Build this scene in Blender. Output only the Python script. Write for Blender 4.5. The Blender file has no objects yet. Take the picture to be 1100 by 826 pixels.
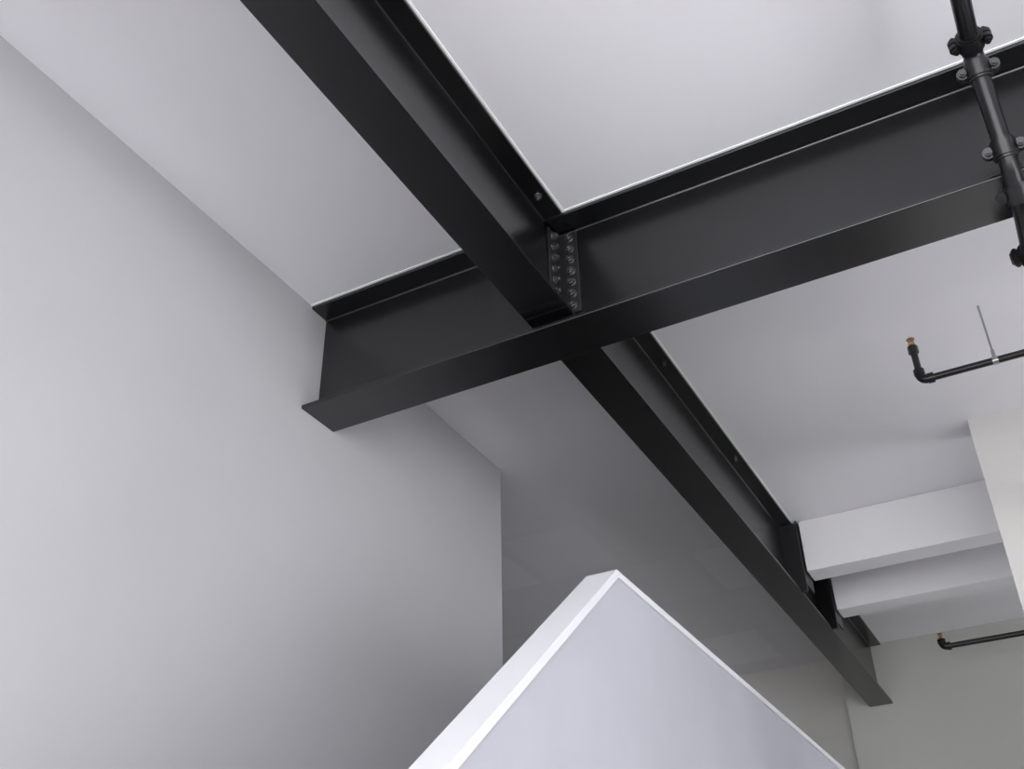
import bpy, bmesh, math
from mathutils import Vector, Matrix
EYE=1.6
H=4.6   # ceiling height
# ------------------------------------------------------------------ materials
def nodes(name):
    m=bpy.data.materials.new(name); m.use_nodes=True
    nt=m.node_tree; b=nt.nodes['Principled BSDF']; return m,nt,b
def paint(name,col,rough=.5,var=.03,vscale=1.2,bump=.02,bscale=180,spec=.5,metal=0,rvar=0.0,refl_patches=0):
    m,nt,b=nodes(name); N=nt.nodes; L=nt.links
    tc=N.new('ShaderNodeTexCoord')
    n=N.new('ShaderNodeTexNoise'); n.inputs['Scale'].default_value=vscale; n.inputs['Detail'].default_value=4
    L.new(tc.outputs['Object'],n.inputs['Vector'])
    mr=N.new('ShaderNodeMapRange'); mr.inputs['To Min'].default_value=1-var; mr.inputs['To Max'].default_value=1+var
    mr.inputs['From Min'].default_value=.3; mr.inputs['From Max'].default_value=.7
    L.new(n.outputs['Fac'],mr.inputs['Value'])
    mx=N.new('ShaderNodeVectorMath'); mx.operation='SCALE'; mx.inputs[0].default_value=col
    fac=mr.outputs['Result']
    if refl_patches:
        # faint panel reflections painted into the colour at the far (rear-left) end of the ceiling
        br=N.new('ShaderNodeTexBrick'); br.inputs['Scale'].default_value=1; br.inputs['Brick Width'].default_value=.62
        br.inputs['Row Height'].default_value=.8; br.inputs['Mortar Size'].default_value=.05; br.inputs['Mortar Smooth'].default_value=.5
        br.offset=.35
        br.inputs['Color1'].default_value=(refl_patches,)*3+(1,); br.inputs['Color2'].default_value=(-refl_patches*.3,)*3+(1,); br.inputs['Mortar'].default_value=(-refl_patches*.6,)*3+(1,)
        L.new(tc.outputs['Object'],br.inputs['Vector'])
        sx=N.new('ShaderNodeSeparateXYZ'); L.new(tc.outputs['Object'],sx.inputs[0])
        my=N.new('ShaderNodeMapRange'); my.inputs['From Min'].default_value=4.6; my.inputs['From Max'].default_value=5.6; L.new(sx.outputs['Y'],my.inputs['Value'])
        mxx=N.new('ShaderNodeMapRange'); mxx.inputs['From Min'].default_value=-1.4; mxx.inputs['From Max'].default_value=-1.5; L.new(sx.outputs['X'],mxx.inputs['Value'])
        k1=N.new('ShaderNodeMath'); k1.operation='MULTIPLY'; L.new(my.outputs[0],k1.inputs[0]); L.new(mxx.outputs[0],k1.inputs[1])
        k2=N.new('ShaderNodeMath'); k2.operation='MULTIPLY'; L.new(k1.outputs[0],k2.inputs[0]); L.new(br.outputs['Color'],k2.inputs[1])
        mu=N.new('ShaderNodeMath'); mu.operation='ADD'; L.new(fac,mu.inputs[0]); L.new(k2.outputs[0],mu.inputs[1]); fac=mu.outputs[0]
    L.new(fac,mx.inputs['Scale']); L.new(mx.outputs['Vector'],b.inputs['Base Color'])
    b.inputs['Roughness'].default_value=rough; b.inputs['Specular IOR Level'].default_value=spec; b.inputs['Metallic'].default_value=metal
    if rvar:
        r2=N.new('ShaderNodeMapRange'); r2.inputs['From Min'].default_value=.3; r2.inputs['From Max'].default_value=.7
        r2.inputs['To Min'].default_value=rough-rvar; r2.inputs['To Max'].default_value=rough+rvar
        L.new(n.outputs['Fac'],r2.inputs['Value']); L.new(r2.outputs['Result'],b.inputs['Roughness'])
    n2=N.new('ShaderNodeTexNoise'); n2.inputs['Scale'].default_value=bscale; n2.inputs['Detail'].default_value=2
    L.new(tc.outputs['Object'],n2.inputs['Vector'])
    bp=N.new('ShaderNodeBump'); bp.inputs['Strength'].default_value=bump*5; bp.inputs['Distance'].default_value=.002
    L.new(n2.outputs['Fac'],bp.inputs['Height']); L.new(bp.outputs['Normal'],b.inputs['Normal'])
    return m
M_wall=paint('wall_paint',(.52,.515,.53),.5)
M_ceil=paint('ceiling_paint',(.85,.835,.865),.36,var=.015,bump=.008,refl_patches=.10)
M_cream=paint('cream_paint',(.63,.615,.585),.6)
M_far=paint('far_wall_paint',(.54,.54,.50),.6)
M_white=paint('white_paint',(.86,.85,.86),.5)
M_halo=paint('white_halo_paint',(.92,.92,.92),.4)  # bright beam-edge halo put into the strip colour
M_stair=paint('stair_wall_paint',(.47,.48,.525),.5,var=.04,vscale=2.5)
M_cap=paint('cap_trim_paint',(.78,.785,.81),.45)
M_steel=paint('black_steel_paint',(.0035,.0036,.0044),.27,var=.08,vscale=2,bump=.03,bscale=160,spec=.9)
M_plate=paint('connection_plate_paint',(.010,.010,.0115),.36,var=.1,vscale=20,bump=.06,bscale=120,spec=.9)
M_bolt=paint('bolt_paint',(.035,.035,.037),.26,bscale=60,spec=1.0)
M_pipe=paint('black_pipe_enamel',(.008,.008,.009),.28,bump=.02,bscale=60)
M_rod=paint('galvanised_steel',(.45,.45,.46),.35,metal=1)
M_brass=paint('brass',(.5,.3,.16),.35,metal=1)
M_floor=paint('concrete_floor',(.14,.135,.13),.5,var=.12,vscale=1.5)
M_frame=paint('window_frame_paint',(.03,.03,.032),.4)

# ------------------------------------------------------------------ geometry helpers
def finish(name,bm,mats,bevel=0,smooth=False,parent=None):
    bmesh.ops.recalc_face_normals(bm,faces=bm.faces[:])
    me=bpy.data.meshes.new(name); bm.to_mesh(me); bm.free()
    for m in mats: me.materials.append(m)
    o=bpy.data.objects.new(name,me); bpy.context.scene.collection.objects.link(o)
    if smooth:
        for p in me.polygons: p.use_smooth=True
        try: me.set_sharp_from_angle(angle=math.radians(35))
        except Exception: pass
    if bevel:
        b=o.modifiers.new('bevel','BEVEL'); b.width=bevel; b.segments=2; b.limit_method='ANGLE'; b.angle_limit=math.radians(40)
    if parent: o.parent=parent
    return o
def box(bm,x0,x1,y0,y1,z0,z1,mat=0):
    vs=[bm.verts.new((x,y,z)) for x in (x0,x1) for y in (y0,y1) for z in (z0,z1)]
    for f in ((0,1,3,2),(4,6,7,5),(0,4,5,1),(2,3,7,6),(0,2,6,4),(1,5,7,3)):
        fc=bm.faces.new([vs[i] for i in f]); fc.material_index=mat
def prism(bm,pts,axis,a0,a1,mat=0):
    """extrude polygon pts (2D) along axis: 'x' -> pts=(y,z); 'y' -> pts=(x,z)"""
    def P(p,a): return (a,p[0],p[1]) if axis=='x' else (p[0],a,p[1])
    A=[bm.verts.new(P(p,a0)) for p in pts]; B=[bm.verts.new(P(p,a1)) for p in pts]
    n=len(pts)
    fs=[bm.faces.new(A),bm.faces.new(B[::-1])]
    for i in range(n): fs.append(bm.faces.new((A[i],B[i],B[(i+1)%n],A[(i+1)%n])))
    for f in fs: f.material_index=mat
def cyl(bm,p0,p1,r,seg=20,mat=0,r1=None):
    p0=Vector(p0);p1=Vector(p1);d=p1-p0
    q=d.to_track_quat('Z','Y').to_matrix().to_4x4()
    g=bmesh.ops.create_cone(bm,cap_ends=True,segments=seg,radius1=r,radius2=r if r1 is None else r1,depth=d.length,matrix=Matrix.Translation((p0+p1)/2)@q)
    for v in g['verts']:
        for f in v.link_faces: f.material_index=mat
def sph(bm,p,r,mat=0,seg=16):
    g=bmesh.ops.create_uvsphere(bm,u_segments=seg,v_segments=seg//2,radius=r,matrix=Matrix.Translation(Vector(p)))
    for v in g['verts']:
        for f in v.link_faces: f.material_index=mat
def iprofile(c,half,zb,zt,tf,tw,fr=.009):
    """closed I profile with fillets, (horizontal, z)"""
    h=tw/2; pts=[(c-half,zb),(c+half,zb),(c+half,zb+tf)]
    def fil(cx,cz,a0,a1):
        return [(cx+fr*math.cos(math.radians(a)),cz+fr*math.sin(math.radians(a))) for a in [a0+(a1-a0)*i/4 for i in range(5)]]
    pts+=fil(c+h+fr,zb+tf+fr,270,180)
    pts+=fil(c+h+fr,zt-tf-fr,180,90)
    pts+=[(c+half,zt-tf),(c+half,zt),(c-half,zt),(c-half,zt-tf)]
    pts+=fil(c-h-fr,zt-tf-fr,90,0)
    pts+=fil(c-h-fr,zb+tf+fr,0,-90)
    pts+=[(c-half,zb+tf)]
    return pts
def bolt(bm,p,n,r=.0165,mat=1):
    """washer + hex nut + thread end, on surface point p, outward n"""
    p=Vector(p); n=Vector(n).normalized()
    cyl(bm,p-n*.002,p+n*.003,r*1.2,18,mat)
    cyl(bm,p+n*.002,p+n*.016,r,6,mat)
    cyl(bm,p+n*.015,p+n*.024,r*.55,12,mat)

Z=lambda z:z+EYE
# ------------------------------------------------------------------ room shell
XW=-2.590; YC=4.772; YE=8.865; YB=9.06; XC=-1.676; YR=5.559; XR=-.1365; XRE=1.6
XMAX=4.0; YMIN=-3.2; XL=-5.0
bm=bmesh.new(); box(bm,XL-.2,XMAX+.2,YMIN-.2,YB+.2,-.2,0); finish('floor',bm,[M_floor])
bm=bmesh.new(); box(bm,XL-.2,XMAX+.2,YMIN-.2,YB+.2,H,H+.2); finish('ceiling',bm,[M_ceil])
bm=bmesh.new(); box(bm,XW-.15,XW,YMIN,YC,0,H); finish('wall_left',bm,[M_wall])
bm=bmesh.new(); box(bm,XL,XW-.15,YC-.3,YC-.15,0,H); finish('wall_left_return',bm,[M_wall])
bm=bmesh.new(); box(bm,XL-.15,XL,YC-.3,YB,0,H); finish('wall_left_rear',bm,[M_wall])
bm=bmesh.new(); box(bm,XL,XC,YB,YB+.15,0,H); finish('wall_far',bm,[M_cream])
bm=bmesh.new(); box(bm,XC,XMAX,YE,YB+.15,0,H); finish('wall_far_chase',bm,[M_far])
bm=bmesh.new(); box(bm,XR,XRE,YR,YR+.2,0,H); finish('wall_right_partition',bm,[M_cream])
# window walls
def window_wall(name,axis,pos,a0,a1,openings,z0,z1,out):
    bm=bmesh.new()
    def b(u0,u1,zz0,zz1,m=0,t0=0,t1=.2):
        lo,hi=sorted((pos+out*t0,pos+out*t1))
        if axis=='x': box(bm,lo,hi,u0,u1,zz0,zz1,m)
        else: box(bm,u0,u1,lo,hi,zz0,zz1,m)
    b(a0,a1,0,z0); b(a0,a1,z1,H)
    e=a0
    for (o0,o1) in openings: b(e,o0,z0,z1); e=o1
    b(e,a1,z0,z1)
    finish(name,bm,[M_wall])
    for k,(o0,o1) in enumerate(openings):
        bm=bmesh.new()
        n=max(2,round((o1-o0)/1.1))
        for i in range(n+1):
            c=o0+(o1-o0)*i/n; lo=max(o0,c-.03); hi=min(o1,c+.03)
            b(lo,hi,z0,z1,0,.06,.12)
        for zz in (z0,z0+(z1-z0)*.33,z0+(z1-z0)*.66,z1-.06): b(o0,o1,zz,zz+.06,0,.065,.115)
        global WN; WN+=1
        finish('window_%d'%WN,bm,[M_frame])
WN=0
window_wall('wall_back','y',YMIN,XW-.15,XMAX+.2,[(-2.5,.5),(.7,3.9)],.25,4.4,-1)
window_wall('wall_right','x',XMAX,YMIN,YE,[(-2.9,.8),(1.2,3.6),(6.0,8.0)],.4,3.0,1)  # farthest opening is unseen, added to light the far end of the room

# ------------------------------------------------------------------ steel beams
TF=.018; TW=.014
BN,BF=3.0015,3.230; BC=(BN+BF)/2; ZB=Z(2.450)
AL,AR=-1.5045,-1.323; AC=(AL+AR)/2; ZA=Z(2.507)
MS=[M_steel,M_bolt,M_plate]
# cross beam
bm=bmesh.new()
prism(bm,iprofile(BC,(BF-BN)/2,ZB,H,TF,TW),'x',XW,XMAX)
finish('steel_cross_beam',bm,MS,bevel=.003)
# longitudinal beam, near
bm=bmesh.new()
prism(bm,iprofile(AC,(AR-AL)/2,ZA,H,TF,TW),'y',YMIN,BN-.012)
w=BC-TW/2
box(bm,AC-TW/2,AC+TW/2,BN-.013,w,ZA+TF,H-TF-.012)
box(bm,AL,AR,BN-.013,w-.001,ZA,ZA+TF)
NB=7
for s in (1,-1):
    xs=AC+s*TW/2
    a,b_=sorted((xs,xs+s*.010)); box(bm,a,b_,w-.09,w,Z(2.56),Z(2.97),2)
    a,b_=sorted((xs,xs+s*.095)); box(bm,a,b_,w-.010,w,Z(2.56),Z(2.97),2)
    for i in range(NB):
        zz=Z(2.592+i*.058)
        bolt(bm,(xs+s*.010,w-.055,zz),(s,0,0)); bolt(bm,(xs+s*.062,w-.010,zz),(0,-1,0))
    for yy in (2.85,.9): bolt(bm,(AC+s*.055,yy,H-TF),(0,0,-1),r=.014)
finish('steel_beam',bm,MS,bevel=.003)
# longitudinal beam, far
bm=bmesh.new()
prism(bm,iprofile(AC,(AR-AL)/2,ZA,H,TF,TW),'y',BF+.012,YE)
w=BC+TW/2
box(bm,AC-TW/2,AC+TW/2,w,BF+.013,ZA+TF,H-TF-.012)
box(bm,AL,AR,w+.001,BF+.013,ZA,ZA+TF)
for s in (1,-1):
    xs=AC+s*TW/2
    a,b_=sorted((xs,xs+s*.010)); box(bm,a,b_,w,w+.09,Z(2.56),Z(2.97),2)
    a,b_=sorted((xs,xs+s*.095)); box(bm,a,b_,w,w+.010,Z(2.56),Z(2.97),2)
    for i in range(NB):
        zz=Z(2.592+i*.058); bolt(bm,(xs+s*.010,w+.055,zz),(s,0,0))
    for yy in (4.2,5.3): bolt(bm,(AC+s*.055,yy,H-TF),(0,0,-1),r=.012)
for yy in (6.30,7.035):                              # stiffener / connection plates
    box(bm,AC+TW/2,AR+.03,yy-.008,yy+.008,ZA+TF,H-TF)
    box(bm,AR+.018,AR+.03,yy,yy+.19,ZA+TF+.05,H)
finish('steel_beam',bm,MS,bevel=.003)

# white strips added to imitate the bright halo where the drywall meets the top flanges
def halo_strip(name,x0,x1,y0,y1):
    bm=bmesh.new(); box(bm,x0,x1,y0,y1,H-.004,H); finish(name,bm,[M_halo])
halo_strip('beam_halo_1',AR,XMAX,BN-.009,BN)
halo_strip('beam_halo_2',XW,AL,BN-.009,BN)
halo_strip('beam_halo_3',AR,AR+.008,YMIN,BN-.009)
halo_strip('beam_halo_4',AR,AR+.008,BF,6.29)

# ------------------------------------------------------------------ white framed beams
for yy in (6.3255,7.062):
    bm=bmesh.new(); zb=Z(2.662)
    prism(bm,[(yy,zb),(yy+.18,zb),(yy+.18,H),(yy,H)],'x',-1.285,XMAX)
    finish('drywall_beam',bm,[M_white],bevel=.006)

# ------------------------------------------------------------------ stair guard wall
k=3.2/4.0
xr,xl=-1.62*k,-1.742*k; ya=4.0*k; za=EYE+1.87*k; sl=.809; ct=.025; oh=.010
def zt(y): return za-sl*(ya-y)
y0=ya-(za-.35)/sl
pts=[(y0,0),(YE,0),(YE,za-ct),(ya+.012,za-ct),(y0,zt(y0)-ct*1.28)]
bm=bmesh.new(); prism(bm,pts,'x',xl,xr); o1=finish('wall_body',bm,[M_stair])
cap=[(y0-.01,zt(y0-.01)),(ya,za),(YE,za),(YE,za-ct),(ya+.012,za-ct),(y0-.01,zt(y0-.01)-ct*1.28)]
bm=bmesh.new(); prism(bm,cap,'x',xl-oh,xr+oh); o2=finish('cap_trim',bm,[M_cap],bevel=.002)
e=bpy.data.objects.new('stair_guard_wall',None); bpy.context.scene.collection.objects.link(e); o1.parent=e;o2.parent=e

# ------------------------------------------------------------------ large sprinkler main with grooved couplings
def coupling(bm,p,d,r=.03,w=.048,mat=0,ear=(1,0,0)):
    p=Vector(p); d=Vector(d).normalized(); ear=Vector(ear); ear=(ear-d*ear.dot(d)).normalized()
    cyl(bm,p-d*w/2,p+d*w/2,r*1.42,24,mat)
    cyl(bm,p-d*w*.68,p+d*w*.68,r*1.25,24,mat)
    s=d.cross(ear)
    for k in (1,-1):
        c=p+ear*k*r*1.6
        for q in (1,-1): cyl(bm,c+s*q*.003,c+s*q*.018,.019,14,mat)
        cyl(bm,c-s*.036,c+s*.036,.0075,10,mat)
        cyl(bm,c+s*.018,c+s*.029,.013,6,mat); cyl(bm,c-s*.029,c-s*.018,.012,12,mat)
bm=bmesh.new(); px=.262; R=.030
P=[(px,YMIN,Z(2.80)),(px,2.785,Z(2.80)),(px,2.935,Z(2.455)),(px,3.03,Z(2.35)),(px,YR,Z(2.35))]
P=[Vector(p) for p in P]
path=[P[0]]
for i in (1,2,3):
    a=(P[i-1]-P[i]).normalized(); b=(P[i+1]-P[i]).normalized(); kk=.045
    for t in range(7):
        t/=6; path.append((P[i]+a*kk)*(1-t)**2+P[i]*2*t*(1-t)+(P[i]+b*kk)*t*t)
path.append(P[4])
for a,b in zip(path,path[1:]):
    cyl(bm,a,b,R,24); sph(bm,b,R*.999 if b is not P[4] else R*.5,0,24)
for i,n,off in ((1,0,.06),(1,2,.06),(2,1,.035),(3,2,.03),):
    d=(P[n]-P[i]).normalized()
    coupling(bm,P[i]+d*off,d)
    cyl(bm,P[i]+d*.01,P[i]+d*(off),R*1.12,24)
coupling(bm,(px,3.32,P[3].z),(0,1,0))
for yy in (.6,):
    zz=Z(2.80)
    cyl(bm,(px,yy-.014,zz),(px,yy+.014,zz),R*1.15,24,1); cyl(bm,(px,yy,zz+R),(px,yy,H-.001),.005,10,1)
finish('sprinkler_main_pipe',bm,[M_pipe,M_rod],smooth=True)

# ------------------------------------------------------------------ branch pipes with sprinkler heads
def branch(x0,y,z,x1,ztop,rodx,r=.0165):
    bm=bmesh.new()
    cyl(bm,(x0+.02,y,z),(x1,y,z),r,20)
    cyl(bm,(x0,y,z+.02),(x0,y,ztop-.05),r*.95,20)
    pr=None
    for i in range(7):
        a=math.radians(180+90*i/6); q=Vector((x0+.03+.03*math.cos(a),y,z+.03+.03*math.sin(a)))
        if pr: cyl(bm,pr,q,r*1.3,20)
        sph(bm,q,r*1.3,0,20); pr=q
    cyl(bm,(x0+.03,y,z),(x0+.058,y,z),r*1.5,20); cyl(bm,(x0,y,z+.03),(x0,y,z+.056),r*1.5,20)
    cyl(bm,(x0,y,ztop-.085),(x0,y,ztop-.05),r*1.45,8)
    cyl(bm,(x0,y,ztop-.05),(x0,y,ztop-.036),.012,6,2)
    for s in (1,-1): cyl(bm,(x0+s*.012,y,ztop-.036),(x0+s*.007,y,ztop-.006),.003,8,2)
    cyl(bm,(x0,y,ztop-.036),(x0,y,ztop-.01),.003,8,2)
    cyl(bm,(x0,y,ztop-.008),(x0,y,ztop-.004),.02,18,2,r1=.016)
    for rx in rodx:
        cyl(bm,(rx-.012,y,z),(rx+.012,y,z),r*1.2,20,1); cyl(bm,(rx,y,z+r),(rx,y,z+r+.04),.008,8,1)
        cyl(bm,(rx,y,z+r),(rx,y,H-.001),.0048,10,1)
    finish('sprinkler_branch_pipe',bm,[M_pipe,M_rod,M_brass],smooth=True)
branch(-.250,4.517,Z(2.693),XMAX,Z(2.93),[.072,2.2])
branch(-.803,8.29,Z(2.693),XMAX,Z(2.80),[.5,2.5],r=.02)

# ------------------------------------------------------------------ light
w=bpy.data.worlds.new('World'); bpy.context.scene.world=w; w.use_nodes=True
bg=w.node_tree.nodes['Background']; bg.inputs['Color'].default_value=(.96,.965,1,1); bg.inputs['Strength'].default_value=6.3

# ------------------------------------------------------------------ camera
Rm=Matrix([[0.87999,0.27484,0.38743],[0.47467,-0.47799,-0.73906],[-0.01794,0.83427,-0.55106]])
cam=bpy.data.cameras.new('Camera'); co=bpy.data.objects.new('Camera',cam); bpy.context.scene.collection.objects.link(co)
q=Rm.to_quaternion().normalized()
co.rotation_mode='QUATERNION'; co.rotation_quaternion=q; co.location=(0,0,EYE)
cam.sensor_fit='HORIZONTAL'; cam.sensor_width=36; cam.lens=1153.1*36/1100; cam.clip_start=.02
bpy.context.scene.camera=co
sc=bpy.context.scene
sc.view_settings.view_transform='Standard'; sc.view_settings.look='None'; sc.view_settings.exposure=0
